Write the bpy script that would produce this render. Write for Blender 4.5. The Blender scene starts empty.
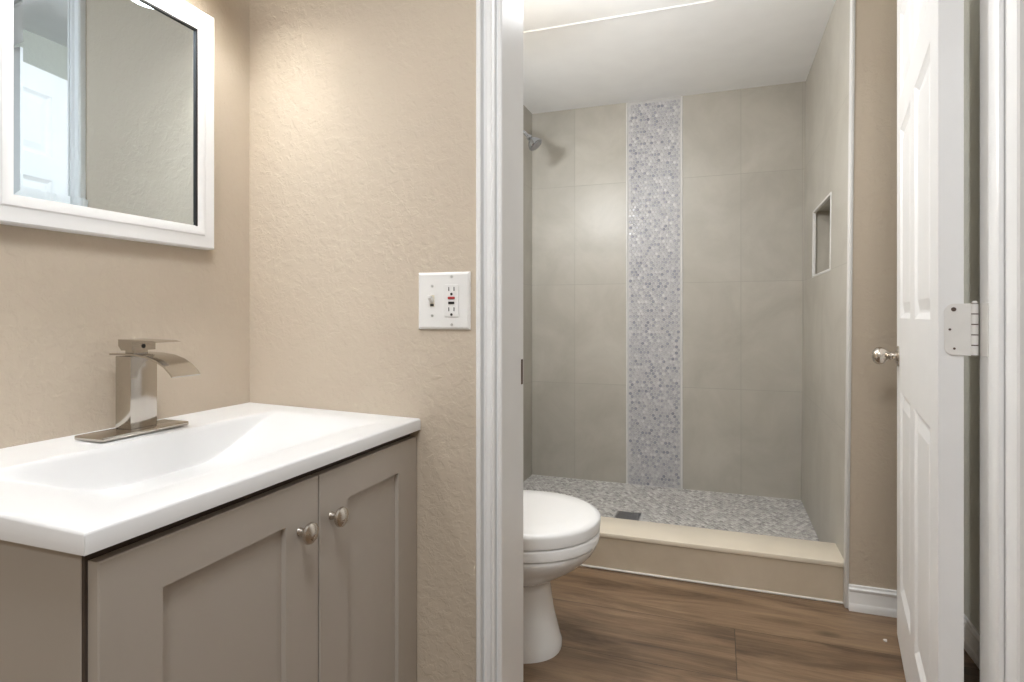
import bpy, bmesh, math, random
from mathutils import Vector, Matrix
random.seed(7)
C = bpy.context.scene
COL = C.collection
# ------------------------------------------------------------------ camera
H = 1.07
YAW = math.atan(207 / 586)
cam_d = bpy.data.cameras.new('camera'); cam = bpy.data.objects.new('camera', cam_d); COL.objects.link(cam)
cam.location = (0, 0, H); cam.rotation_euler = (math.pi / 2, 0, YAW)
cam_d.sensor_width = 36; cam_d.lens = 586 / 1024 * 36; cam_d.shift_y = -26 / 1024; cam_d.clip_start = .02
C.camera = cam
# ------------------------------------------------------------------ world, lamps, exposure
w = bpy.data.worlds.new('world'); C.world = w; w.use_nodes = True
w.node_tree.nodes['Background'].inputs[0].default_value = (.8, .88, 1, 1)
w.node_tree.nodes['Background'].inputs[1].default_value = .3
VS = C.view_settings
VS.view_transform = 'Standard'; VS.look = 'None'; VS.gamma = 1; VS.use_curve_mapping = False
VS.exposure = 0.45
def lamp(name, kind, loc, power, col, size=.1, rot=(0, 0, 0)):
    d = bpy.data.lights.new(name, kind); d.energy = power; d.color = col
    if kind == 'AREA': d.shape = 'DISK'; d.size = size
    else: d.shadow_soft_size = size
    o = bpy.data.objects.new(name, d); COL.objects.link(o); o.location = loc; o.rotation_euler = rot
    return o
CEIL = 2.39
lamp('fill_lamp_front', 'AREA', (-.25, .25, CEIL - .1), 12, (.92, .96, 1), .5)  # added soft fill for the front room
lamp('fill_lamp_rear', 'AREA', (.2, -1.3, CEIL - .1), 15, (.92, .96, 1), .5)  # second added fill, behind the camera
BULBS = [(-1.035, y, 1.895) for y in (.66, .835, 1.01)]
for b in BULBS: lamp('vanity_bulb', 'POINT', b, 2.4, (.97, .97, .97), .03)
SCONCE = (-.905, 2.28, 1.90)
lamp('sconce_bulb', 'POINT', SCONCE, 30, (.95, .975, 1), .05)
GLOBE = (-.42, 1.98, 2.18)
lamp('globe_bulb', 'POINT', GLOBE, 10, (.95, .975, 1), .07)

# ------------------------------------------------------------------ materials
def new_mat(name):
    m = bpy.data.materials.new(name); m.use_nodes = True
    nt = m.node_tree; return m, nt, nt.nodes['Principled BSDF']
def N(nt, t, **kw):
    n = nt.nodes.new(t)
    for k, v in kw.items():
        if k in n.inputs: n.inputs[k].default_value = v
        else: setattr(n, k, v)
    return n
def ramp(nt, fac, stops):
    r = nt.nodes.new('ShaderNodeValToRGB'); e = r.color_ramp.elements
    while len(e) < len(stops): e.new(.5)
    for i, (p, c) in enumerate(stops):
        e[i].position = p; e[i].color = (c[0], c[1], c[2], 1) if not isinstance(c, (int, float)) else (c, c, c, 1)
    nt.links.new(fac, r.inputs[0]); return r
def coords(nt, loc=(0, 0, 0), rot=(0, 0, 0), sc=(1, 1, 1)):
    tc = nt.nodes.new('ShaderNodeTexCoord'); mp = nt.nodes.new('ShaderNodeMapping')
    mp.inputs['Location'].default_value = loc; mp.inputs['Rotation'].default_value = rot; mp.inputs['Scale'].default_value = sc
    nt.links.new(tc.outputs['Object'], mp.inputs[0]); return mp.outputs[0]
def plain(name, col, rough=.5, metal=0, var=.04, scale=8, bump=0, bscale=60, spec=.5, coat=0):
    """base colour with faint cloudy variation, optional bump"""
    m, nt, b = new_mat(name)
    v = coords(nt)
    n = N(nt, 'ShaderNodeTexNoise', Scale=scale, Detail=3); nt.links.new(v, n.inputs['Vector'])
    lo = [max(0, c * (1 - var)) for c in col]; hi = [min(1, c * (1 + var)) for c in col]
    r = ramp(nt, n.outputs['Fac'], [(.3, lo), (.7, hi)]); nt.links.new(r.outputs[0], b.inputs['Base Color'])
    b.inputs['Roughness'].default_value = rough; b.inputs['Metallic'].default_value = metal
    b.inputs['Specular IOR Level'].default_value = spec; b.inputs['Coat Weight'].default_value = coat
    if bump:
        n2 = N(nt, 'ShaderNodeTexNoise', Scale=bscale, Detail=4, Roughness=.55); nt.links.new(v, n2.inputs['Vector'])
        bp = N(nt, 'ShaderNodeBump', Strength=.6, Distance=bump); nt.links.new(n2.outputs['Fac'], bp.inputs['Height'])
        nt.links.new(bp.outputs[0], b.inputs['Normal'])
    return m
def wall_paint(name, col):
    """rolled knockdown texture"""
    m, nt, b = new_mat(name); v = coords(nt)
    n = N(nt, 'ShaderNodeTexNoise', Scale=2.2, Detail=2); nt.links.new(v, n.inputs['Vector'])
    r = ramp(nt, n.outputs['Fac'], [(.3, [c * .97 for c in col]), (.7, [c * 1.03 for c in col])])
    nt.links.new(r.outputs[0], b.inputs['Base Color'])
    b.inputs['Roughness'].default_value = .62; b.inputs['Specular IOR Level'].default_value = .3
    n2 = N(nt, 'ShaderNodeTexNoise', Scale=48, Detail=5, Roughness=.6, Distortion=.4); nt.links.new(v, n2.inputs['Vector'])
    r2 = ramp(nt, n2.outputs['Fac'], [(.42, 0.), (.6, 1.)])
    bp = N(nt, 'ShaderNodeBump', Strength=.5, Distance=.0013); nt.links.new(r2.outputs[0], bp.inputs['Height'])
    nt.links.new(bp.outputs[0], b.inputs['Normal'])
    return m
def tile_mat(name, plane, u0, v0, bw, bh, c1, c2, grout, rough=.38):
    """large stone-look porcelain tiles, straight stacked; plane 'xz' or 'yz'"""
    m, nt, b = new_mat(name)
    tc = nt.nodes.new('ShaderNodeTexCoord'); sp = nt.nodes.new('ShaderNodeSeparateXYZ'); nt.links.new(tc.outputs['Object'], sp.inputs[0])
    cb = nt.nodes.new('ShaderNodeCombineXYZ')
    au = N(nt, 'ShaderNodeMath', operation='ADD'); au.inputs[1].default_value = -u0 + 20 * bw
    av = N(nt, 'ShaderNodeMath', operation='ADD'); av.inputs[1].default_value = -v0 + 20 * bh
    nt.links.new(sp.outputs[0 if plane[0] == 'x' else 1], au.inputs[0]); nt.links.new(sp.outputs[2 if plane[1] == 'z' else 1], av.inputs[0])
    nt.links.new(au.outputs[0], cb.inputs[0]); nt.links.new(av.outputs[0], cb.inputs[1])
    br = N(nt, 'ShaderNodeTexBrick', offset=0.0, squash=1.0)
    br.inputs['Scale'].default_value = 1; br.inputs['Mortar Size'].default_value = .0016; br.inputs['Mortar Smooth'].default_value = .2
    br.inputs['Brick Width'].default_value = bw; br.inputs['Row Height'].default_value = bh; br.inputs['Bias'].default_value = 0
    br.inputs['Color1'].default_value = (.47, .47, .47, 1); br.inputs['Color2'].default_value = (.53, .53, .53, 1); br.inputs['Mortar'].default_value = (.5, .5, .5, 1)
    nt.links.new(cb.outputs[0], br.inputs['Vector'])
    n = N(nt, 'ShaderNodeTexNoise', Scale=3.2, Detail=8, Roughness=.62, Distortion=.5); nt.links.new(tc.outputs['Object'], n.inputs['Vector'])
    r = ramp(nt, n.outputs['Fac'], [(.32, c1), (.68, c2)])
    mul = N(nt, 'ShaderNodeMix', data_type='RGBA', blend_type='OVERLAY'); mul.inputs['Factor'].default_value = .7
    nt.links.new(r.outputs[0], mul.inputs[6]); nt.links.new(br.outputs['Color'], mul.inputs[7])
    mx = N(nt, 'ShaderNodeMix', data_type='RGBA'); nt.links.new(br.outputs['Fac'], mx.inputs['Factor'])
    nt.links.new(mul.outputs[2], mx.inputs[6]); mx.inputs[7].default_value = (*grout, 1)
    nt.links.new(mx.outputs[2], b.inputs['Base Color']); b.inputs['Roughness'].default_value = rough
    inv = N(nt, 'ShaderNodeMath', operation='SUBTRACT'); inv.inputs[0].default_value = 1; nt.links.new(br.outputs['Fac'], inv.inputs[1])
    bp = N(nt, 'ShaderNodeBump', Strength=.5, Distance=.0015); nt.links.new(inv.outputs[0], bp.inputs['Height']); nt.links.new(bp.outputs[0], b.inputs['Normal'])
    return m
def wood_floor(name):
    m, nt, b = new_mat(name)
    tc = nt.nodes.new('ShaderNodeTexCoord')
    mp = nt.nodes.new('ShaderNodeMapping'); mp.inputs['Location'].default_value = (1.55 * 6 - .05, .298 * 20 - 2.137, 0)
    nt.links.new(tc.outputs['Object'], mp.inputs[0])
    br = N(nt, 'ShaderNodeTexBrick', offset=.55, offset_frequency=2, squash=1.0)
    for k, v in (('Scale', 1), ('Mortar Size', .0012), ('Mortar Smooth', .3), ('Brick Width', 1.55), ('Row Height', .298), ('Bias', 0)): br.inputs[k].default_value = v
    br.inputs['Color1'].default_value = (0, 0, 0, 1); br.inputs['Color2'].default_value = (1, 1, 1, 1); br.inputs['Mortar'].default_value = (.5, .5, .5, 1)
    nt.links.new(mp.outputs[0], br.inputs['Vector'])
    # per-plank shift of the grain
    sep = nt.nodes.new('ShaderNodeVectorMath'); sep.operation = 'MULTIPLY_ADD'
    nt.links.new(br.outputs['Color'], sep.inputs[0]); sep.inputs[1].default_value = (3.1, 1.7, 0); nt.links.new(tc.outputs['Object'], sep.inputs[2])
    st = nt.nodes.new('ShaderNodeMapping'); st.inputs['Scale'].default_value = (1.0, 5.5, 1); nt.links.new(sep.outputs[0], st.inputs[0])
    n1 = N(nt, 'ShaderNodeTexNoise', Scale=1.9, Detail=9, Roughness=.66, Distortion=.9); nt.links.new(st.outputs[0], n1.inputs['Vector'])
    st2 = nt.nodes.new('ShaderNodeMapping'); st2.inputs['Scale'].default_value = (5, 130, 1); nt.links.new(sep.outputs[0], st2.inputs[0])
    n2 = N(nt, 'ShaderNodeTexNoise', Scale=1.0, Detail=4, Roughness=.6); nt.links.new(st2.outputs[0], n2.inputs['Vector'])
    mixf = N(nt, 'ShaderNodeMath', operation='MULTIPLY_ADD'); nt.links.new(n2.outputs['Fac'], mixf.inputs[0]); mixf.inputs[1].default_value = .28; nt.links.new(n1.outputs['Fac'], mixf.inputs[2])
    add = N(nt, 'ShaderNodeMath', operation='MULTIPLY_ADD'); nt.links.new(br.outputs['Color'], add.inputs[0]); add.inputs[1].default_value = .16; nt.links.new(mixf.outputs[0], add.inputs[2])
    r = ramp(nt, add.outputs[0], [(.46, (.045, .026, .015)), (.60, (.105, .064, .037)), (.76, (.195, .125, .073)), (.95, (.29, .195, .12))])
    # knots
    vo = N(nt, 'ShaderNodeTexVoronoi', Scale=1.0); kn = nt.nodes.new('ShaderNodeMapping'); kn.inputs['Scale'].default_value = (1.6, 3.4, 1); nt.links.new(sep.outputs[0], kn.inputs[0]); nt.links.new(kn.outputs[0], vo.inputs['Vector'])
    kr = ramp(nt, vo.outputs['Distance'], [(.02, .25), (.09, 1.)])
    mk_ = N(nt, 'ShaderNodeMix', data_type='RGBA', blend_type='MULTIPLY'); mk_.inputs['Factor'].default_value = .8
    nt.links.new(r.outputs[0], mk_.inputs[6]); nt.links.new(kr.outputs[0], mk_.inputs[7])
    mx = N(nt, 'ShaderNodeMix', data_type='RGBA'); nt.links.new(br.outputs['Fac'], mx.inputs['Factor'])
    nt.links.new(mk_.outputs[2], mx.inputs[6]); mx.inputs[7].default_value = (.03, .018, .012, 1)
    nt.links.new(mx.outputs[2], b.inputs['Base Color'])
    b.inputs['Roughness'].default_value = .42
    bp = N(nt, 'ShaderNodeBump', Strength=.25, Distance=.002); nt.links.new(n2.outputs['Fac'], bp.inputs['Height']); nt.links.new(bp.outputs[0], b.inputs['Normal'])
    return m
def mosaic_mat(name, stops, rough=.25):
    m, nt, b = new_mat(name)
    g = nt.nodes.new('ShaderNodeNewGeometry')
    r = ramp(nt, g.outputs['Random Per Island'], stops); r.color_ramp.interpolation = 'LINEAR'
    v = coords(nt); n = N(nt, 'ShaderNodeTexNoise', Scale=90, Detail=3); nt.links.new(v, n.inputs['Vector'])
    r2 = ramp(nt, n.outputs['Fac'], [(.35, .82), (.65, 1.)])
    mu = N(nt, 'ShaderNodeMix', data_type='RGBA', blend_type='MULTIPLY'); mu.inputs['Factor'].default_value = 1
    nt.links.new(r.outputs[0], mu.inputs[6]); nt.links.new(r2.outputs[0], mu.inputs[7])
    nt.links.new(mu.outputs[2], b.inputs['Base Color']); b.inputs['Roughness'].default_value = rough
    return m
def metal(name, col, rough, brushed=None):
    m, nt, b = new_mat(name)
    b.inputs['Base Color'].default_value = (*col, 1); b.inputs['Metallic'].default_value = 1; b.inputs['Roughness'].default_value = rough
    v = coords(nt, sc=brushed or (40, 40, 40)); n = N(nt, 'ShaderNodeTexNoise', Scale=1, Detail=3); nt.links.new(v, n.inputs['Vector'])
    r = ramp(nt, n.outputs['Fac'], [(.3, rough * .8), (.7, rough * 1.2)]); nt.links.new(r.outputs[0], b.inputs['Roughness'])
    return m
def emit(name, col, strength):
    m, nt, b = new_mat(name)
    b.inputs['Base Color'].default_value = (.9, .9, .88, 1); b.inputs['Emission Color'].default_value = (*col, 1); b.inputs['Emission Strength'].default_value = strength
    b.inputs['Roughness'].default_value = .4
    return m

M = {}
M['paint'] = wall_paint('beige textured wall paint', (.565, .483, .385))
M['ceil'] = plain('white ceiling paint', (.88, .88, .875), .75, var=.015, bump=.0006, bscale=90, spec=.2)
M['trim'] = plain('white gloss trim paint', (.85, .85, .845), .32, var=.015)
M['door'] = plain('white door paint', (.84, .84, .84), .38, var=.015)
M['floor'] = wood_floor('brown vinyl wood planks')
TA, TB, TG = (.395, .37, .32), (.485, .46, .405), (.365, .345, .30)
M['tile_l'] = tile_mat('grey beige porcelain left of strip', 'xz', -.545, .003, .326, .631, TA, TB, TG)
M['tile_r'] = tile_mat('grey beige porcelain right of strip', 'xz', -.205, .003, .326, .631, TA, TB, TG)
M['tile_s'] = tile_mat('grey beige porcelain side walls', 'yz', 2.40, .003, .631, .631, TA, TB, TG)
M['tile_c'] = tile_mat('tan porcelain curb face', 'xz', -1.157, -.4, 2.6, .62, (.54, .46, .35), (.62, .535, .42), (.46, .41, .33))
M['cream'] = plain('cream stone curb cap', (.78, .70, .575), .3, var=.05, scale=5)
M['grout'] = plain('pale grout', (.52, .51, .50), .8, var=.06, scale=40)
M['mosaic'] = mosaic_mat('penny marble mosaic', [(0., (.30, .30, .345)), (.12, (.40, .40, .44)), (.3, (.48, .475, .50)), (.75, (.55, .545, .555)), (1., (.68, .67, .67))])
M['mosaic_f'] = mosaic_mat('penny marble mosaic floor', [(0., (.40, .385, .375)), (.2, (.50, .485, .465)), (.7, (.62, .605, .58)), (1., (.76, .745, .72))])
M['caulk'] = plain('white caulk', (.72, .70, .66), .5)
M['edge'] = plain('white tile edge trim', (.66, .65, .63), .35)
M['taupe'] = plain('taupe cabinet paint', (.455, .41, .36), .42, var=.02)
M['dark'] = plain('painted gap shade', (.07, .052, .04), .8)  # colour for the shade painted into the vanity door gaps
M['basin'] = plain('glossy white cultured marble', (.80, .80, .80), .32, var=.005)
M['china'] = plain('glossy white china', (.82, .82, .81), .1, var=.01, coat=.4)
M['seat'] = plain('white toilet seat plastic', (.84, .84, .835), .18, var=.01)
M['nickel'] = metal('brushed nickel', (.49, .455, .41), .15, (60, 60, 400))
M['chrome'] = metal('polished chrome', (.50, .52, .55), .08)
M['satin'] = metal('satin nickel knob', (.60, .55, .49), .25)
M['steel'] = metal('brushed steel drain', (.33, .33, .34), .35)
M['mirror'] = metal('mirror glass', (.74, .85, .93), .012)
M['mframe'] = plain('white mirror frame', (.86, .86, .86), .3, var=.01)
M['plate'] = plain('white plastic plate', (.82, .81, .79), .3, var=.01)
M['ivory'] = plain('ivory toggle', (.72, .66, .52), .35)
M['black'] = plain('black plastic and edge shade', (.012, .012, .012), .45)
M['red'] = plain('red plastic', (.42, .03, .03), .45)
M['slot'] = plain('dark slots', (.03, .028, .025), .6)
M['screw'] = metal('painted screws', (.6, .6, .58), .4)
M['hinge'] = plain('white painted hinge', (.76, .745, .72), .35, var=.03, scale=30)
M['rust'] = plain('dark rusty gap', (.10, .065, .05), .7, var=.3, scale=60)
M['shade'] = emit('frosted glass shade', (1, .95, .86), 1.2)
M['globe'] = emit('frosted globe', (.97, .985, 1), 1.5)
M['diffuser'] = emit('light diffuser', (1, .97, .92), 2.0)
M['dust'] = plain('white dust', (.55, .52, .50), .9, var=.3, scale=60)

# ------------------------------------------------------------------ mesh helpers
def BM(): return bmesh.new()
def box(bm, x0, x1, y0, y1, z0, z1, bev=0, seg=2):
    r = bmesh.ops.create_cube(bm, size=1)
    vs = r['verts']
    for v in vs:
        v.co = Vector(((x0 + x1) / 2 + v.co.x * (x1 - x0), (y0 + y1) / 2 + v.co.y * (y1 - y0), (z0 + z1) / 2 + v.co.z * (z1 - z0)))
    if bev:
        es = list({e for v in vs for e in v.link_edges})
        bmesh.ops.bevel(bm, geom=es, offset=bev, segments=seg, profile=.5, affect='EDGES')
    return bm
def prism(bm, pts, axis, a, b):
    """extrude a closed 2-D outline along axis from a to b; pts given in the two other axes (cyclic order x,y,z)"""
    def mk3(p, t):
        return {'x': (t, p[0], p[1]), 'y': (p[0], t, p[1]), 'z': (p[0], p[1], t)}[axis]
    A = [bm.verts.new(mk3(p, a)) for p in pts]; B = [bm.verts.new(mk3(p, b)) for p in pts]
    n = len(pts)
    fs = [bm.faces.new((A[i], A[(i + 1) % n], B[(i + 1) % n], B[i])) for i in range(n)]
    fs += [bm.faces.new(A[::-1]), bm.faces.new(B)]
    bmesh.ops.recalc_face_normals(bm, faces=fs)
    return bm
def loft(bm, rings, cap0=True, cap1=True):
    R = [[bm.verts.new(p) for p in r] for r in rings]; n = len(R[0]); fs = []
    for a, b in zip(R, R[1:]):
        for i in range(n): fs.append(bm.faces.new((a[i], a[(i + 1) % n], b[(i + 1) % n], b[i])))
    if cap0: fs.append(bm.faces.new(R[0][::-1]))
    if cap1: fs.append(bm.faces.new(R[-1]))
    bmesh.ops.recalc_face_normals(bm, faces=fs)
    return bm
def lathe(bm, prof, origin, axis=(0, 0, 1), seg=28, sx=1., sy=1.):
    """prof: (radius, height) along axis"""
    q = Vector((0, 0, 1)).rotation_difference(Vector(axis).normalized()).to_matrix(); o = Vector(origin)
    rings = [[o + q @ Vector((max(r, 1e-4) * sx * math.cos(2 * math.pi * i / seg), max(r, 1e-4) * sy * math.sin(2 * math.pi * i / seg), h)) for i in range(seg)] for r, h in prof]
    return loft(bm, rings)
def tube(bm, pts, rad, seg=14):
    pts = [Vector(p) for p in pts]; rings = []
    up = Vector((0, 0, 1))
    for i, p in enumerate(pts):
        d = (pts[min(i + 1, len(pts) - 1)] - pts[max(i - 1, 0)]).normalized()
        u = d.cross(up if abs(d.z) < .95 else Vector((1, 0, 0))).normalized(); v = d.cross(u)
        rings.append([p + rad * (u * math.cos(2 * math.pi * k / seg) + v * math.sin(2 * math.pi * k / seg)) for k in range(seg)])
    return loft(bm, rings)
def base_of(o):
    p = Vector((0, 0, 0))
    while o is not None: p += o.location; o = o.parent
    return p
def mk(name, bm, mat, parent=None, local=False, smooth=35, off=None):
    """link ONE mesh object; vertices given in world space unless local"""
    me = bpy.data.meshes.new(name)
    o = bpy.data.objects.new(name, me); COL.objects.link(o)
    if parent is not None:
        o.parent = parent
        if not local: bmesh.ops.translate(bm, verts=bm.verts, vec=-base_of(parent))
    if off is not None:
        o.location = off; bmesh.ops.translate(bm, verts=bm.verts, vec=-Vector(off))
    bm.to_mesh(me); bm.free()
    me.materials.append(mat)
    if smooth:
        me.polygons.foreach_set('use_smooth', [True] * len(me.polygons)); me.set_sharp_from_angle(angle=math.radians(smooth))
    return o
def tag(o, label=None, cat=None, group=None, kind=None):
    if label: o['label'] = label
    if cat: o['category'] = cat
    if group: o['group'] = group
    if kind: o['kind'] = kind
    return o
def struct(name, bm, mat, label, cat, smooth=35): return tag(mk(name, bm, mat, smooth=smooth), label, cat, kind='structure')
def thing(name, label, cat, loc=(0, 0, 0), rz=0, group=None):
    o = bpy.data.objects.new(name, None); COL.objects.link(o); o.empty_display_size = .1
    o.location = loc; o.rotation_euler = (0, 0, rz); return tag(o, label, cat, group)

# ------------------------------------------------------------------ room dimensions
XA = -1.157            # left wall
YB, TB_ = 1.216, .128  # partition front face and thickness
JL, JR = -.449, .470   # door opening jamb faces
DH = 2.13
XR = .448              # shower right wall tile face
YC = 2.448             # curb front
YS = 3.674             # shower back wall
XRW = .757             # toilet room right wall
YW = 2.42              # beige return wall face
XF, YBK = 1.70, -2.2   # front room right and rear walls
PAN = .022

# ------------------------------------------------------------------ structure
struct('floor', box(BM(), XA - .15, XF + .15, YBK - .15, YS + .2, -.08, 0), M['floor'], 'brown wood-look plank floor with dark grain and knots', 'floor')
struct('ceiling', box(BM(), XA - .15, XF + .15, YBK - .15, YS + .2, CEIL, CEIL + .1), M['ceil'], 'smooth white ceiling over both rooms', 'ceiling')
struct('wall_left', box(BM(), XA - .12, XA, YBK, YC - .06, 0, CEIL), M['paint'], 'beige textured wall behind the vanity and mirror', 'wall')
bm = BM(); box(bm, XA, JL - .02, YB, YB + TB_, 0, CEIL); box(bm, JR + .02, XF, YB, YB + TB_, 0, CEIL); box(bm, JL - .02, JR + .02, YB, YB + TB_, DH + .02, CEIL)
struct('wall_partition', bm, M['paint'], 'beige textured wall with the white switch plate and the doorway', 'wall')
struct('wall_rear', box(BM(), XA, XF, YBK - .12, YBK, 0, CEIL), M['paint'], 'beige wall behind the viewer', 'wall')
struct('wall_side', box(BM(), XF, XF + .12, YBK, YB + TB_, 0, CEIL), M['paint'], 'beige wall right of the viewer', 'wall')
M['paint_g'] = wall_paint('grey green textured wall paint', (.58, .585, .53))
struct('wall_right', box(BM(), XRW, XRW + .12, YB + TB_, YW + .1, 0, CEIL), M['paint_g'], 'grey green wall seen in the gap behind the open door', 'wall')
struct('wall_return', box(BM(), XR + .007, XRW, YW, YW + .12, 0, CEIL), M['paint'], 'narrow beige wall between the shower and the open door', 'wall')
# shower shell
struct('wall_shower_left', box(BM(), XA - .12, XA, YC - .06, YS, 0, CEIL), M['tile_s'], 'tiled shower wall carrying the shower head', 'wall')
wsb = struct('wall_shower_back', box(BM(), XA - .12, -.545, YS, YS + .12, 0, CEIL), M['tile_l'], 'large grey beige tiles of the shower back wall', 'wall')
mk('tile_field', box(BM(), -.205, XR + .2, YS, YS + .12, 0, CEIL), M['tile_r'], wsb)
NY0, NY1, NZ0, NZ1, ND = 2.822, 3.332, 1.262, 1.597, .09
bm = BM()
box(bm, XR, XR + .14, YW + .02, NY0, 0, CEIL); box(bm, XR, XR + .14, NY1, YS, 0, CEIL)
box(bm, XR, XR + .14, NY0, NY1, 0, NZ0); box(bm, XR, XR + .14, NY0, NY1, NZ1, CEIL)
struct('wall_shower_right', bm, M['tile_s'], 'grey tiled shower side wall with the recessed niche', 'wall')

def pennies(bm, u0, u1, v0, v1, place, pitch=.0212, r=.0098, h=.0032, seg=8):
    row = 0; v = v0 + r
    while v + r * .6 < v1:
        u = u0 + r + (pitch / 2 if row % 2 else 0)
        while u + r * .7 < u1:
            ph = random.random() * 6.28; tx, ty = random.uniform(-.05, .05), random.uniform(-.05, .05)
            rings = []
            for rr, hh in ((r, 0), (r * .93, h * .75), (r * .72, h)):
                ring = []
                for k in range(seg):
                    a = ph + 2 * math.pi * k / seg; du, dv = rr * math.cos(a), rr * math.sin(a)
                    ring.append(bm.verts.new(place(u + du, v + dv, hh + (du * tx + dv * ty if hh else 0))))
                rings.append(ring)
            for a, b in zip(rings, rings[1:]):
                for k in range(seg): bm.faces.new((a[k], a[(k + 1) % seg], b[(k + 1) % seg], b[k]))
            bm.faces.new(rings[-1])
            u += pitch
        v += pitch * .866; row += 1
    bmesh.ops.recalc_face_normals(bm, faces=bm.faces[:])
    return bm
strip = mk('mosaic_backing', box(BM(), -.545, -.205, YS, YS + .1, 0, CEIL), M['grout'], wsb)
mk('mosaic_strip', pennies(BM(), -.528, -.222, PAN, CEIL - .004, lambda u, v, h: (u, YS - h, v)), M['mosaic'], strip, smooth=0)
for x in (-.545, -.217): mk('edge_trim', box(BM(), x, x + .010, YS - .005, YS + .01, PAN, CEIL, .002, 1), M['edge'], strip)
pan = struct('floor_shower', box(BM(), XA, XR, YC + .1, YS, 0.001, PAN), M['grout'], 'shower floor of small round grey marble mosaic tiles', 'floor')
DX, DY = -.448, 3.075
bmf = pennies(BM(), XA + .002, XR - .002, YC + .2, YS - .002, lambda u, v, h: (u, v, PAN + h))
kill = [v for v in bmf.verts if abs(v.co.x - DX) < .068 and abs(v.co.y - DY) < .068]
vs = set(kill); stack = list(kill)
while stack:
    v = stack.pop()
    for e in v.link_edges:
        o = e.other_vert(v)
        if o not in vs: vs.add(o); stack.append(o)
bmesh.ops.delete(bmf, geom=list(vs), context='VERTS')
mk('mosaic_tiles', bmf, M['mosaic_f'], pan, smooth=0)
# ceiling seam bead, wall corner strip, baseboards, casings
struct('trim_1', box(BM(), XA, XR + .25, 2.592, 2.604, CEIL - .006, CEIL + .01, .002, 1), M['trim'], 'thin white seam bead across the ceiling before the shower', 'trim')
bm = BM(); box(bm, XR - .006, XR + .007, YW - .004, YW + .03, .002, CEIL, .003, 2)
struct('trim_2', bm, M['edge'], 'white vertical edge strip where the shower tile meets the beige wall', 'trim')
def bb_prof(s=1):  # out from wall, z
    return [(0, 0), (.016, 0), (.016, .022), (.013, .027), (.012, .030), (.012, .060), (.010, .068), (.0125, .072), (.0125, .078), (.007, .083), (.006, .090), (0, .092)]
bm = BM(); prism(bm, [(YW - a, z) for a, z in bb_prof()], 'x', XR - .004, XRW)
struct('baseboard_back', bm, M['trim'], 'white moulded baseboard under the narrow beige wall', 'baseboard')
bm = BM(); prism(bm, [(XRW - a, z) for a, z in bb_prof()], 'y', YB + TB_, YW - .016)
struct('baseboard_right', bm, M['trim'], 'white moulded baseboard seen behind the open door', 'baseboard')
CP = [(0, 0), (0, .010), (.003, .013), (.009, .013), (.011, .004), (.014, .004), (.016, .015), (.021, .017), (.025, .015), (.028, .010), (.037, .009), (.041, .012), (.043, .003), (.046, .003), (.048, .019), (.057, .019), (.060, .015), (.060, 0)]
def casing(bm, x, sgn, y, ys):
    prism(bm, [(x + sgn * a, y + ys * t) for a, t in CP], 'z', 0, DH + .063)
    return bm
RV = .0
# left frame: jamb, stop, casing (one moulded frame side each)
bm = BM(); box(bm, JL - .02, JL, YB, YB + TB_, 0, DH + .02); casing(bm, JL - RV, -1, YB, -1); casing(bm, JL - RV, -1, YB + TB_, 1)
tl = struct('trim_3', bm, M['trim'], 'white moulded door casing and jamb left of the doorway', 'door trim')
bm = BM(); box(bm, JL - .001, JL + .0015, YB + TB_ - .008, YB + TB_ + .003, .903, .963, .0005, 1)
tag(mk('strike_plate', bm, M['rust'], tl), 'dark strike plate')
bm = BM(); box(bm, JR, JR + .02, YB, YB + TB_, 0, DH + .02); casing(bm, JR + RV, 1, YB, -1); casing(bm, JR + RV, 1, YB + TB_, 1)
box(bm, JR - .010, JR, YB + .033, YB + .073, 0, DH, .004, 2)
struct('trim_4', bm, M['trim'], 'white moulded door casing and jamb right of the doorway at the hinge', 'door trim')
bm = BM(); box(bm, JL, JR, YB, YB + TB_, DH, DH + .02)
prism(bm, [(YB - t, DH + a) for a, t in CP], 'x', JL - .063, JR + .063)
prism(bm, [(YB + TB_ + t, DH + a) for a, t in CP], 'x', JL - .063, JR + .063)
struct('trim_5', bm, M['trim'], 'white head casing over the doorway', 'door trim')

# ------------------------------------------------------------------ shower curb, niche, drain
t = thing('shower_curb', 'low tan tiled shower curb with a cream stone cap', 'curb', (-.36, YC + .1, 0))
mk('tiled_face', box(BM(), XA + .002, XR - .004, YC + .004, YC + .196, .002, .137), M['tile_c'], t)
mk('cap', box(BM(), XA + .002, XR - .003, YC - .003, YC + .2, .137, .156, .004, 2), M['cream'], t)
mk('caulk_bead', box(BM(), XA + .002, XR - .003, YC - .001, YC + .006, .001, .009, .002, 1), M['caulk'], t)
t = bpy.data.objects['wall_shower_right']
bm = BM(); box(bm, XR + ND, XR + ND + .01, NY0, NY1, NZ0, NZ1)
mk('niche_back', bm, M['tile_s'], t)
bm = BM(); e = .009
box(bm, XR - .003, XR + .012, NY0 - .002, NY0 + e, NZ0, NZ1, .0015, 1); box(bm, XR - .003, XR + .012, NY1 - e, NY1 + .002, NZ0, NZ1, .0015, 1)
box(bm, XR - .003, XR + .012, NY0, NY1, NZ0 - .002, NZ0 + e, .0015, 1); box(bm, XR - .003, XR + .012, NY0, NY1, NZ1 - e, NZ1 + .002, .0015, 1)
tag(mk('niche_edging', bm, M['edge'], t), 'white edging round the niche')
t = thing('shower_drain', 'small square grey metal drain in the mosaic shower floor', 'drain', (DX, DY, PAN))
bm = BM(); box(bm, DX - .062, DX + .062, DY - .062, DY + .062, PAN + .0005, PAN + .004, .001, 1)
mk('rim', bm, M['steel'], t)
bm = BM()
for i in range(9):
    y = DY - .048 + i * .012; box(bm, DX - .052, DX + .052, y - .003, y + .003, PAN + .004, PAN + .0055)
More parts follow.
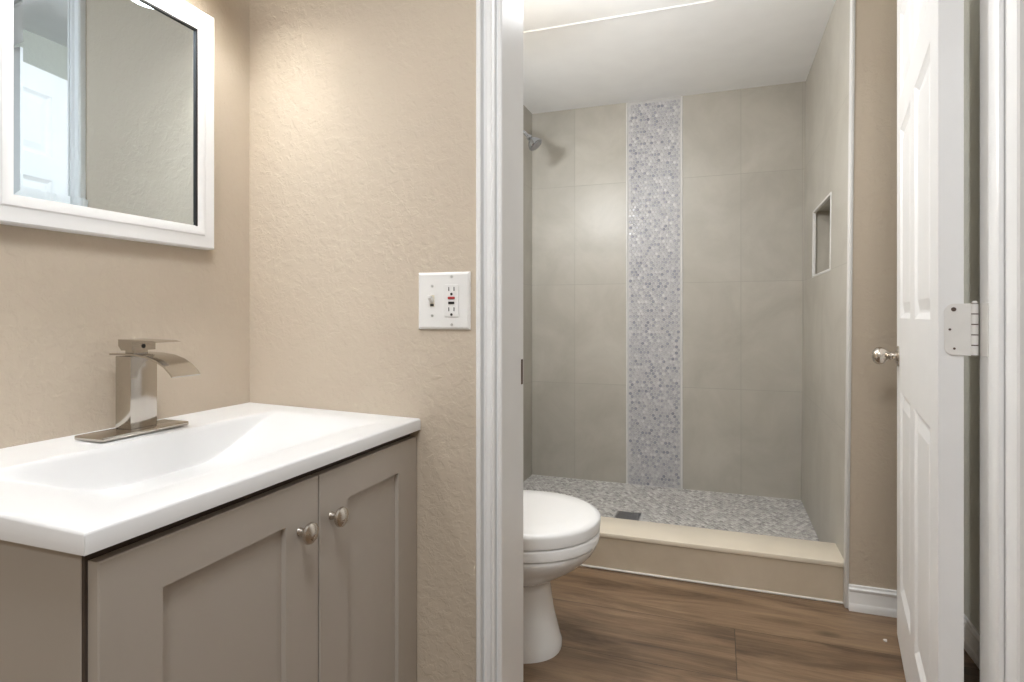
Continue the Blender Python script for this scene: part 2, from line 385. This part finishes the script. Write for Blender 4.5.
mk('grate', bm, M['steel'], t)
# shower head on left tiled wall
SHY, SHZ = 3.06, 2.10
t = thing('showerhead', 'small chrome shower head on a bent arm high on the tiled wall', 'shower head', (XA, SHY, SHZ))
mk('flange', lathe(BM(), [(.03, .0005), (.03, .004), (.022, .010), (.012, .013)], (XA, SHY, SHZ), (1, 0, 0)), M['chrome'], t)
mk('arm', tube(BM(), [(XA + .005, SHY, SHZ), (XA + .07, SHY, SHZ + .004), (XA + .115, SHY, SHZ - .004), (XA + .15, SHY, SHZ - .03), (XA + .175, SHY, SHZ - .055)], .0095), M['chrome'], t)
ax = Vector((.62, 0, -.78)); o0 = Vector((XA + .17, SHY, SHZ - .048))
mk('head', lathe(BM(), [(.011, 0), (.016, .006), (.016, .018), (.012, .022), (.02, .03), (.034, .045), (.041, .062), (.042, .07), (.038, .074)], o0, ax), M['chrome'], t)
mk('spray_face', lathe(BM(), [(.036, .0735), (.034, .0765), (.005, .078)], o0, ax), M['steel'], t)
# shower valve (behind the door casing from here)
VY, VZ = 3.06, 1.03
t = thing('shower_valve', 'chrome shower valve with a lever on the tiled wall below the shower head', 'valve', (XA, VY, VZ))
mk('escutcheon', lathe(BM(), [(.075, .0005), (.075, .004), (.06, .010), (.03, .013)], (XA, VY, VZ), (1, 0, 0)), M['chrome'], t)
mk('stem', lathe(BM(), [(.024, .01), (.022, .05), (.018, .055)], (XA, VY, VZ), (1, 0, 0)), M['chrome'], t)
mk('lever', tube(BM(), [(XA + .045, VY, VZ), (XA + .065, VY, VZ - .03), (XA + .075, VY, VZ - .075), (XA + .075, VY, VZ - .1)], .008), M['chrome'], t)

# ------------------------------------------------------------------ open door (local frame: x across thickness, y along width from hinge, z up)
DA = math.radians(9.6); DL, DT, DZ0, DZ1 = .914, .040, .012, 2.122
d = tag(bpy.data.objects.new('door_1', bpy.data.meshes.new('door_1')), 'white six panel door standing open into the shower room', 'door', kind='structure')
COL.objects.link(d); d.location = (.4055, 1.362, 0); d.rotation_euler = (0, 0, -DA)
bm = BM()
st, mu = .115, .10; cw = (DL - 2 * st - mu) / 2
ycols = [(st, st + cw), (st + cw + mu, DL - st)]
zrows = [(.20, .83), (1.06, 1.655), (1.755, 2.02)]
def door_face(bm, x, s):
    """stiles and rails as a grid on the face plane x; panels sunk with a raised field; s = outward sign"""
    ys = sorted({0, DL, *[a for c in ycols for a in c]}); zs = sorted({DZ0, DZ1, *[a for c in zrows for a in c]})
    g = {(i, j): bm.verts.new((x, y, z)) for i, y in enumerate(ys) for j, z in enumerate(zs)}
    for i in range(len(ys) - 1):
        for j in range(len(zs) - 1):
            c = (g[i, j], g[i + 1, j], g[i + 1, j + 1], g[i, j + 1])
            if (ys[i], ys[i + 1]) in ycols and (zs[j], zs[j + 1]) in zrows:
                y0, y1, z0, z1 = ys[i], ys[i + 1], zs[j], zs[j + 1]; prev = c
                for ins, dep in ((.006, .004), (.016, .009), (.022, .009), (.048, .003)):
                    nx = [bm.verts.new((x - s * dep, yy, zz)) for yy, zz in ((y0 + ins, z0 + ins), (y1 - ins, z0 + ins), (y1 - ins, z1 - ins), (y0 + ins, z1 - ins))]
                    for k in range(4): bm.faces.new((prev[k], prev[(k + 1) % 4], nx[(k + 1) % 4], nx[k]))
                    prev = nx
                bm.faces.new(prev)
            else: bm.faces.new(c)
    return g, len(ys), len(zs)
gA, ny, nz = door_face(bm, 0, -1); gB, _, _ = door_face(bm, DT, 1)
for j in range(nz - 1):
    for i in (0, ny - 1): bm.faces.new((gA[i, j], gB[i, j], gB[i, j + 1], gA[i, j + 1]))
for i in range(ny - 1):
    for j in (0, nz - 1): bm.faces.new((gA[i, j], gB[i, j], gB[i + 1, j], gA[i + 1, j]))
bmesh.ops.recalc_face_normals(bm, faces=bm.faces[:]); bm.to_mesh(d.data); bm.free(); d.data.materials.append(M['door'])
for s, x in ((-1, 0), (1, DT)):
    KY, KZ = DL - .065, .937
    kb = mk('doorknob', lathe(BM(), [(.0105, .004), (.0105, .016), (.0135, .020), (.0135, .024), (.011, .027), (.014, .031), (.022, .037), (.0275, .046), (.029, .054), (.0265, .063), (.018, .071), (.008, .0745), (.001, .075)], (x, KY, KZ), (s, 0, 0)), M['satin'], d, True)
    tag(kb, 'satin nickel knob')
    mk('rosette', lathe(BM(), [(.033, .0003), (.033, .003), (.029, .0065), (.016, .009)], (x, KY, KZ), (s, 0, 0)), M['satin'], kb, True)
bm = BM(); box(bm, .008, .032, DL - .001, DL + .0012, .90, .975, .0005, 1)
mk('latch_plate', bm, M['satin'], d, True)
# hinge: leaf let into the door edge, bridging strip, knuckle, leaf on the jamb
HZ0, HZ1 = .992, 1.092
bm = BM(); rr = .016; pts = [(DT + .011, HZ0), (DT + .011, HZ1)]
for a in range(90, 181, 15): pts.append((.009 + rr + rr * math.cos(math.radians(a)), HZ1 - rr + rr * math.sin(math.radians(a))))
for a in range(180, 271, 15): pts.append((.009 + rr + rr * math.cos(math.radians(a)), HZ0 + rr + rr * math.sin(math.radians(a))))
prism(bm, pts, 'y', -.0022, .0008)
hg = tag(mk('hinge', bm, M['hinge'], d, True), 'white painted hinge')
bm = BM()
for k in range(5):
    z0 = HZ0 + k * .02; lathe(bm, [(.005, .0006), (.0062, .0012), (.0062, .0188), (.005, .0194)], (DT + .0165, -.001, z0), (0, 0, 1), 16)
lathe(bm, [(.0045, .0), (.0052, .002), (.003, .005)], (DT + .0165, -.001, HZ1), (0, 0, 1), 16)
mk('knuckle', bm, M['hinge'], hg, True)
bm = BM(); lathe(bm, [(.0058, 0), (.0058, .1)], (DT + .0165, -.001, HZ0), (0, 0, 1), 16); mk('pin', bm, M['rust'], hg, True)
for yy, zz, rs in ((.024, HZ1 - .011, .0042), (.018, 1.042, .0022), (.025, HZ0 + .013, .0022)):
    bm = BM(); lathe(bm, [(rs, -.0022), (rs, -.0030), (.001, -.0033)], (yy, 0, zz), (0, 1, 0), 12)
    mk('screw', bm, M['rust'], hg, True)
jl = tag(bpy.data.objects.new('hinge_leaf', bpy.data.meshes.new('hinge_leaf')))
bm = BM(); box(bm, JR - .0012, JR + .0005, YB + TB_ - .030, YB + TB_ + .006, HZ0, HZ1, .0004, 1); bm.to_mesh(jl.data); bm.free(); jl.data.materials.append(M['hinge'])
COL.objects.link(jl); jl.parent = bpy.data.objects['trim_4']

# ------------------------------------------------------------------ vanity cabinet
VX1 = -.692; VY0, VY1 = .470, 1.214; VZ = .803
t = thing('bathroom_vanity', 'taupe two door shaker vanity cabinet in the corner', 'vanity cabinet', (-.92, .838, 0))
bm = BM(); box(bm, XA + .002, VX1, VY0, VY0 + .018, .0, VZ, .001, 1); box(bm, XA + .002, VX1, VY1 - .018, VY1, .0, VZ, .001, 1)
box(bm, XA + .002, VX1, VY0, VY1, .09, .108); box(bm, XA + .002, XA + .012, VY0, VY1, .09, VZ)
box(bm, VX1 - .02, VX1, VY0 + .018, VY1 - .018, VZ - .05, VZ); box(bm, VX1 - .02, VX1, VY0 + .018, VY1 - .018, .09, .12)
mk('carcass', bm, M['taupe'], t)
bm = BM(); box(bm, VX1 - .07, VX1 - .055, VY0 + .018, VY1 - .018, 0, .09); mk('toe_kick', bm, M['taupe'], t)
bm = BM(); box(bm, VX1 + .0003, VX1 + .005, VY0 + .001, VY1 - .001, .105, VZ - .002); mk('gap_shade_board', bm, M['dark'], t)  # added board, its dark colour stands in for shade between doors and carcass
DX0, DX1 = VX1 + .006, VX1 + .023; GAP = .8625
def shaker(y0, y1, z0, z1, stile=.082, rail=.064):
    bm = BM(); xs = [(DX1, 0), (DX1 - .008, .0008)]
    o = [(y0, z0), (y1, z0), (y1, z1), (y0, z1)]; i_ = [(y0 + stile, z0 + rail), (y1 - stile, z0 + rail), (y1 - stile, z1 - rail), (y0 + stile, z1 - rail)]
    b = .0015
    rings = []
    def ring(pts, x, g=0):
        return [bm.verts.new((x, p[0] + g * sy, p[1] + g * sz)) for p, (sy, sz) in zip(pts, ((1, 1), (-1, 1), (-1, -1), (1, -1)))]
    R = [ring(o, DX0), ring(o, DX1 - b), ring(o, DX1, b), ring(i_, DX1, 0), ring(i_, DX1 - .0085, .0006)]
    for a, c in zip(R, R[1:]):
        for k in range(4): bm.faces.new((a[k], a[(k + 1) % 4], c[(k + 1) % 4], c[k]))
    bm.faces.new(R[-1]); bm.faces.new(R[0][::-1]); bmesh.ops.recalc_face_normals(bm, faces=bm.faces[:])
    return bm
ZD0, ZD1 = .10, .787
for y0, y1, ky in ((VY0 + .004, GAP - .002, .812), (GAP + .002, VY1 - .002, .896)):
    dr = mk('door', shaker(y0, y1, ZD0, ZD1), M['taupe'], t, smooth=20)
    kn = mk('knob', lathe(BM(), [(.0075, .0003), (.006, .004), (.0052, .012), (.0075, .0155), (.016, .018), (.0182, .0215), (.0172, .0255), (.012, .029), (.001, .031)], (DX1, ky, .705), (1, 0, 0)), M['satin'], dr)
    tag(kn, 'round brushed nickel knob')
# vanity top with integral sloped basin
def ss(a, b, x):
    x = max(0, min(1, (x - a) / (b - a))); return x * x * (3 - 2 * x)
TX1, TY0, TY1 = -.661, .453, YB - .001
def ztop(x): return .829 + .013 * (TX1 - x) / (TX1 - XA)
def basin_depth(x, y):
    back = ss(-1.022, -1.006, x)
    def lin(a, b, v): return max(0., min(1., (v - a) / (b - a)))
    r = lin(1.15, .92, y); l = ss(.470, .80, y); f = ss(-.672, -1.0, x)
    k = (r ** -6 + l ** -6 + f ** -6) ** (-1 / 6) if min(r, l, f) > 1e-3 else 0
    k = min(1, k); k = .5 * k + .5 * k * k * (3 - 2 * k)
    return .085 * back * k
bm = BM()
xs = sorted(set([XA + .001, TX1 - .004, TX1 - .0015, TX1] + [XA + .001 + (TX1 - XA - .005) * i / 70 for i in range(71)] + [-1.022 + .002 * i for i in range(10)]))
ys = sorted(set([TY0, TY0 + .0015, TY0 + .004, TY1] + [TY0 + .004 + (TY1 - TY0 - .004) * i / 90 for i in range(91)]))
def zz(x, y):
    z = ztop(x) - basin_depth(x, y)
    if x > TX1 - .001 or y < TY0 + .001: z -= .004
    elif x > TX1 - .002 or y < TY0 + .002: z -= .0012
    return z
g = [[bm.verts.new((x, y, zz(x, y))) for y in ys] for x in xs]
for i in range(len(xs) - 1):
    for j in range(len(ys) - 1): bm.faces.new((g[i][j], g[i + 1][j], g[i + 1][j + 1], g[i][j + 1]))
ZB = VZ + .0005
rim = [g[i][0] for i in range(len(xs))] + [g[-1][j] for j in range(1, len(ys))] + [g[i][-1] for i in range(len(xs) - 2, -1, -1)] + [g[0][j] for j in range(len(ys) - 2, 0, -1)]
low = [bm.verts.new((v.co.x, v.co.y, ZB)) for v in rim]; n = len(rim)
for k in range(n): bm.faces.new((rim[k], rim[(k + 1) % n], low[(k + 1) % n], low[k]))
inset = [bm.verts.new((min(max(v.co.x, XA + .02), TX1 - .045), min(max(v.co.y, TY0 + .03), TY1 - .03), ZB)) for v in rim]
for k in range(n):
    try: bm.faces.new((low[k], low[(k + 1) % n], inset[(k + 1) % n], inset[k]))
    except ValueError: pass
bmesh.ops.remove_doubles(bm, verts=bm.verts, dist=1e-6); bmesh.ops.recalc_face_normals(bm, faces=bm.faces[:])
vt = tag(mk('washbasin', bm, M['basin'], smooth=40), 'white washbasin top with a sloped basin moulded in, on the taupe cabinet', 'sink')
# the cabinet stands a hair askew: its right end sits a few millimetres proud
for o in [vt] + [c for c in bpy.data.objects if c.parent is t or (c.parent is not None and c.parent.parent is t)]:
    b0 = base_of(o)
    for v in o.data.vertices:
        x, y = v.co.x + b0.x, v.co.y + b0.y
        v.co.x += .008 * max(0, y - .46) * max(0, x - XA) / (TX1 - XA)
# ------------------------------------------------------------------ faucet
FZ = ztop(-1.085) + .001
t = thing('waterfall_faucet', 'brushed nickel waterfall faucet with flat curved spout behind the basin', 'faucet', (-1.09, .85, FZ))
bm = BM(); box(bm, -1.113, -1.042, .744, .928, FZ, FZ + .008, .002, 2); mk('base_plate', bm, M['nickel'], t)
FY0, FY1 = .819, .876
bm = BM(); box(bm, -1.109, -1.068, FY0, FY1, FZ + .008, .990, .0012, 2); mk('body', bm, M['nickel'], t)
pts = [(-1.128, .993), (-1.09, .9935), (-1.06, .9925), (-1.03, .989), (-1.005, .982), (-.985, .972), (-.970, .960), (-.964, .953)]
bm = BM(); th = .0035; up, dn = [], []
for i, (x, z) in enumerate(pts):
    a = pts[max(i - 1, 0)]; b = pts[min(i + 1, len(pts) - 1)]; L = math.hypot(b[0] - a[0], b[1] - a[1]); nx_, nz_ = -(b[1] - a[1]) / L, (b[0] - a[0]) / L
    up.append((x + nx_ * th / 2, z + nz_ * th / 2)); dn.append((x - nx_ * th / 2, z - nz_ * th / 2))
prism(bm, up + dn[::-1], 'y', FY0 + .002, FY1 + .008); mk('spout', bm, M['nickel'], t)
bm = BM(); box(bm, -1.100, -1.078, .832, .864, .994, 1.002, .001, 1); mk('neck', bm, M['nickel'], t)
bm = BM(); prism(bm, [(-1.068, 1.001), (-1.096, 1.001), (-1.104, 1.010), (-1.104, 1.0225), (-1.012, 1.0205), (-1.000, 1.0175), (-1.03, 1.0165), (-1.068, 1.0165)], 'y', FY0 + .002, FY1 - .004)
hd = mk('handle', bm, M['nickel'], t)
mk('set_screw_hole', lathe(BM(), [(.0042, 0), (.0042, .0006), (.001, .0007)], (-1.068, .846, 1.009), (1, 0, 0), 14), M['black'], hd)

# ------------------------------------------------------------------ mirror
MY0, MY1, MZ0, MZ1 = .607, 1.077, 1.225, 1.775
t = thing('wall_mirror', 'white framed mirror on the beige wall above the faucet', 'mirror', (XA, (MY0 + MY1) / 2, MZ0))
bm = BM(); yc_ = (MY0 + MY1) / 2; rg = []
for ins, x in ((.044, .018), (.044, .0248), (.064, .0260)):
    rg.append([bm.verts.new((XA + x - .006 * (y - yc_), y, z)) for y, z in ((MY0 + ins, MZ0 + ins), (MY1 - ins, MZ0 + ins), (MY1 - ins, MZ1 - ins), (MY0 + ins, MZ1 - ins))])
for a, b in zip(rg, rg[1:]):
    for k in range(4): bm.faces.new((a[k], a[(k + 1) % 4], b[(k + 1) % 4], b[k]))
bm.faces.new(rg[-1]); bm.faces.new(rg[0][::-1]); bmesh.ops.recalc_face_normals(bm, faces=bm.faces[:])
mk('mirror_glass', bm, M['mirror'], t, smooth=0)
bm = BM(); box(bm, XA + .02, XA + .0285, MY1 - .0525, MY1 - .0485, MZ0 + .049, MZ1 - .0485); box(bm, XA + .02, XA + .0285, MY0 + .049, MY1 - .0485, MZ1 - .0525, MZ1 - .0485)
mk('edge_shade', bm, M['black'], t)
bm = BM()
prof = [(0, .001), (0, .026), (.003, .029), (.028, .029), (.031, .031), (.035, .031), (.046, .027), (.050, .0265), (.050, .001)]
rings = []
for a, x in prof:
    rings.append([bm.verts.new((XA + x, y, z)) for y, z in ((MY0 + a, MZ0 + a), (MY1 - a, MZ0 + a), (MY1 - a, MZ1 - a), (MY0 + a, MZ1 - a))])
for a, b in zip(rings, rings[1:] + rings[:1]):
    for k in range(4): bm.faces.new((a[k], a[(k + 1) % 4], b[(k + 1) % 4], b[k]))
bmesh.ops.recalc_face_normals(bm, faces=bm.faces[:]); mk('frame', bm, M['mframe'], t, smooth=20)
# ------------------------------------------------------------------ vanity light over the mirror
t = thing('vanity_light', 'three shade vanity light bar with frosted glass shades above the mirror', 'vanity light', (XA, .835, 1.95))
bm = BM(); box(bm, XA + .001, XA + .022, .58, 1.09, 1.925, 1.995, .005, 2); mk('back_bar', bm, M['nickel'], t)
for b in BULBS:
    mk('arm', tube(BM(), [(XA + .02, b[1], 1.96), (XA + .09, b[1], 1.965), (b[0] - .01, b[1], 1.97), (b[0], b[1], 1.957)], .007), M['nickel'], t)
    sh = mk('glass_shade', lathe(BM(), [(.020, .120), (.030, .110), (.042, .075), (.052, .015), (.056, -.018), (.053, -.018), (.049, .015), (.039, .075), (.027, .107), (.017, .115)], (b[0], b[1], 1.842)), M['shade'], t)

# ------------------------------------------------------------------ switch plate
PX0, PX1, PZ0, PZ1 = -.659, -.528, 1.037, 1.168
t = thing('switch_plate', 'white two gang wall plate with toggle switch and outlet beside the doorway', 'switch plate', ((PX0 + PX1) / 2, YB, (PZ0 + PZ1) / 2))
bm = BM()
rg = []
for ins, y in ((0, .0005), (0, .0025), (.0022, .0055), (.006, .0075)):
    rg.append([bm.verts.new((x, YB - y, z)) for x, z in ((PX0 + ins, PZ0 + ins), (PX1 - ins, PZ0 + ins), (PX1 - ins, PZ1 - ins), (PX0 + ins, PZ1 - ins))])
for a, b in zip(rg, rg[1:]):
    for k in range(4): bm.faces.new((a[k], a[(k + 1) % 4], b[(k + 1) % 4], b[k]))
bm.faces.new(rg[-1]); bm.faces.new(rg[0][::-1]); bmesh.ops.recalc_face_normals(bm, faces=bm.faces[:]); mk('plate', bm, M['plate'], t, smooth=20)
PF = YB - .0075; TXc = PX0 + .288 * .131; OX = PX0 + .665 * .131; ZC = 1.1025
bm = BM(); box(bm, TXc - .0055, TXc + .0055, PF - .0012, PF + .001, ZC - .0135, ZC + .0135, .0004, 1)
sw = mk('toggle_switch', bm, M['ivory'], t)
bm = BM(); pr = [(PF, ZC - .006), (PF - .016, ZC + .006), (PF - .0165, ZC + .011), (PF - .014, ZC + .0125), (PF, ZC + .006)]; prism(bm, pr, 'x', TXc - .004, TXc + .004); mk('toggle_lever', bm, M['plate'], sw)
bm = BM(); box(bm, TXc - .0045, TXc + .0045, PF - .0016, PF - .0008, ZC - .0125, ZC - .007); mk('toggle_slot', bm, M['slot'], sw)
bm = BM(); box(bm, OX - .0175, OX + .0175, PF - .0018, PF + .001, ZC - .037, ZC + .037, .0008, 1)
ot = mk('outlet', bm, M['plate'], t)
OF = PF - .0018
for zc in (ZC + .0265, ZC - .0195):
    for dx in (-.0065, .0065): mk('slot', box(BM(), OX + dx - .0011, OX + dx + .0011, OF - .0004, OF + .0005, zc - .0045, zc + .0045), M['slot'], ot)
for zc in (ZC + .0150, ZC - .0315): mk('ground_hole', lathe(BM(), [(.0031, 0), (.0031, .0005)], (OX, OF, zc), (0, -1, 0), 14), M['slot'], ot)
bm = BM(); box(bm, OX - .0085, OX + .0085, OF - .0022, OF, ZC + .0035, ZC + .0088, .0005, 1); mk('reset_button', bm, M['red'], ot)
bm = BM(); box(bm, OX - .0075, OX + .0075, OF - .0022, OF, ZC - .0078, ZC - .0022, .0005, 1); mk('test_button', bm, M['black'], ot)
for x, z in ((TXc, ZC + .034), (TXc, ZC - .034), (OX, ZC + .0545), (OX, ZC - .0545)):
    mk('screw', lathe(BM(), [(.0033, -.0003), (.0033, .0008), (.001, .0013)], (x, PF, z), (0, -1, 0), 14), M['screw'], t)

# ------------------------------------------------------------------ toilet (faces +X, tank on the left wall)
TY = 1.82
def egg(z, xb, xc, xf, hw, p=2.0, n=56, y=TY):
    r = []
    for i in range(n):
        a = 2 * math.pi * i / n; c, s = math.cos(a), math.sin(a)
        cx = math.copysign(abs(c) ** (2 / p), c); sy = math.copysign(abs(s) ** (2 / p), s)
        r.append((xc + (cx * (xf - xc) if c > 0 else cx * (xc - xb)), y + sy * hw, z))
    return r
t = thing('toilet', 'white toilet with closed lid beside the shower curb', 'toilet', (-.72, TY, 0))
bm = BM()
loft(bm, [egg(0, -.98, -.68, -.478, .130, 2.3), egg(.02, -.98, -.68, -.478, .130, 2.3), egg(.035, -.98, -.68, -.484, .127, 2.3), egg(.12, -.97, -.68, -.505, .119, 2.2), egg(.20, -.96, -.68, -.516, .116, 2.2), egg(.225, -.96, -.68, -.512, .120, 2.2),
          egg(.235, -.95, -.66, -.494, .138, 2.1), egg(.26, -.94, -.63, -.450, .168), egg(.29, -.93, -.61, -.405, .195), egg(.32, -.92, -.60, -.376, .212), egg(.338, -.92, -.59, -.366, .218), egg(.347, -.92, -.59, -.365, .218), egg(.350, -.91, -.59, -.370, .214)])
mk('bowl', bm, M['china'], t, smooth=60)
bm = BM(); loft(bm, [egg(.351, -.87, -.59, -.370, .212), egg(.355, -.875, -.59, -.358, .222), egg(.382, -.88, -.59, -.355, .225), egg(.387, -.875, -.59, -.360, .221)])
mk('seat', bm, M['seat'], t, smooth=60)
bm = BM(); loft(bm, [egg(.3885, -.87, -.59, -.364, .217), egg(.392, -.88, -.59, -.355, .225), egg(.422, -.885, -.59, -.352, .227), egg(.430, -.88, -.59, -.356, .223), egg(.435, -.86, -.59, -.372, .208), egg(.438, -.80, -.59, -.43, .15), egg(.439, -.66, -.6, -.55, .04)])
mk('lid', bm, M['seat'], t, smooth=60)
bm = BM(); loft(bm, [egg(.37, -1.14, -1.04, -.965, .20, 6), egg(.40, -1.145, -1.04, -.955, .215, 6), egg(.70, -1.148, -1.04, -.945, .225, 6)]); mk('tank', bm, M['china'], t, smooth=60)
bm = BM(); loft(bm, [egg(.7005, -1.15, -1.04, -.938, .232, 6), egg(.725, -1.15, -1.04, -.936, .234, 6), egg(.735, -1.145, -1.04, -.942, .228, 6)]); mk('tank_lid', bm, M['china'], t, smooth=60)
bm = BM(); loft(bm, [egg(.30, -1.10, -.95, -.85, .10, 3), egg(.372, -1.12, -.98, -.85, .14, 3)]); mk('tank_base', bm, M['china'], t, smooth=60)
bm = BM(); lathe(bm, [(.014, 0), (.014, .008), (.008, .012)], (-.946, TY - .16, .655), (1, 0, 0)); tube(bm, [(-.934, TY - .16, .655), (-.928, TY - .12, .652), (-.928, TY - .075, .648)], .006); mk('flush_handle', bm, M['chrome'], t)

# the shower side wall, its corner strip and niche lean slightly out of plumb
for nme in ('wall_shower_right', 'niche_back', 'niche_edging', 'trim_2', 'wall_return'):
    for v in bpy.data.objects[nme].data.vertices:
        if v.co.x < XRW - .05: v.co.x += .010 * (v.co.z - 1.0)
# ------------------------------------------------------------------ sconce, added ceiling fill lights, globe light (outside the frame)
t = thing('wall_sconce', 'frosted globe sconce on the wall above the toilet', 'wall lamp', (XA, SCONCE[1], SCONCE[2]))
mk('back_plate', lathe(BM(), [(.05, .001), (.05, .012), (.035, .018)], (XA, SCONCE[1], SCONCE[2] - .10), (1, 0, 0)), M['nickel'], t)
mk('arm', tube(BM(), [(XA + .01, SCONCE[1], SCONCE[2] - .10), (XA + .09, SCONCE[1], SCONCE[2] - .11), (SCONCE[0], SCONCE[1], SCONCE[2] - .10), (SCONCE[0], SCONCE[1], SCONCE[2] - .075)], .007), M['nickel'], t)
mk('cap', lathe(BM(), [(.012, .075), (.05, .068), (.085, .03), (.083, .03), (.048, .064), (.01, .07)], SCONCE), M['nickel'], t)  # added cap, keeps the bulb's upward light off the ceiling
mk('cup', lathe(BM(), [(.012, -.08), (.03, -.07), (.034, -.055), (.031, -.055), (.028, -.066), (.01, -.074)], SCONCE), M['nickel'], t)
for nm, x, y, r in (('ceiling_fill_light', -.25, .25, .26), ('ceiling_fill_light', .2, -1.3, .26)):  # unseen fixtures added to carry the front room fill lamps
    lab = {.25: 'added round ceiling fill light nearer the vanity', -1.3: 'added round ceiling fill light by the rear wall'}[y]
    t = thing(nm, lab, 'ceiling light', (x, y, CEIL))
    mk('rim', lathe(BM(), [(r + .02, -.001), (r + .02, -.03), (r + .008, -.034), (r, -.03), (r, -.001)], (x, y, CEIL)), M['nickel'], t)
    mk('diffuser', lathe(BM(), [(r, -.012), (r * .95, -.03), (r * .7, -.042), (r * .02, -.046)], (x, y, CEIL)), M['diffuser'], t)
t = thing('ceiling_globe_light', 'frosted globe light hanging under the toilet room ceiling', 'ceiling light', (GLOBE[0], GLOBE[1], CEIL))
gx, gy, gz = GLOBE
mk('canopy', lathe(BM(), [(.06, -.001), (.06, -.012), (.04, -.022), (.012, -.026)], (gx, gy, CEIL)), M['nickel'], t)
mk('stem', lathe(BM(), [(.008, -.02), (.008, -.05)], (gx, gy, CEIL)), M['nickel'], t)
mk('socket', lathe(BM(), [(.02, .065), (.026, .075), (.026, .10), (.012, .105)], GLOBE), M['nickel'], t)
bm = BM(); pts = [(.006 * math.cos(a * .9) + .004 * random.random(), .010 * math.sin(a * .9) + .003 * random.random()) for a in range(7)]
prism(bm, [(.514 + a, 2.221 + b) for a, b in pts], 'z', .0006, .0022)
tag(mk('paint_chip', bm, M['dust']), 'tiny white paint chip on the wood floor by the open door', 'paint chip')
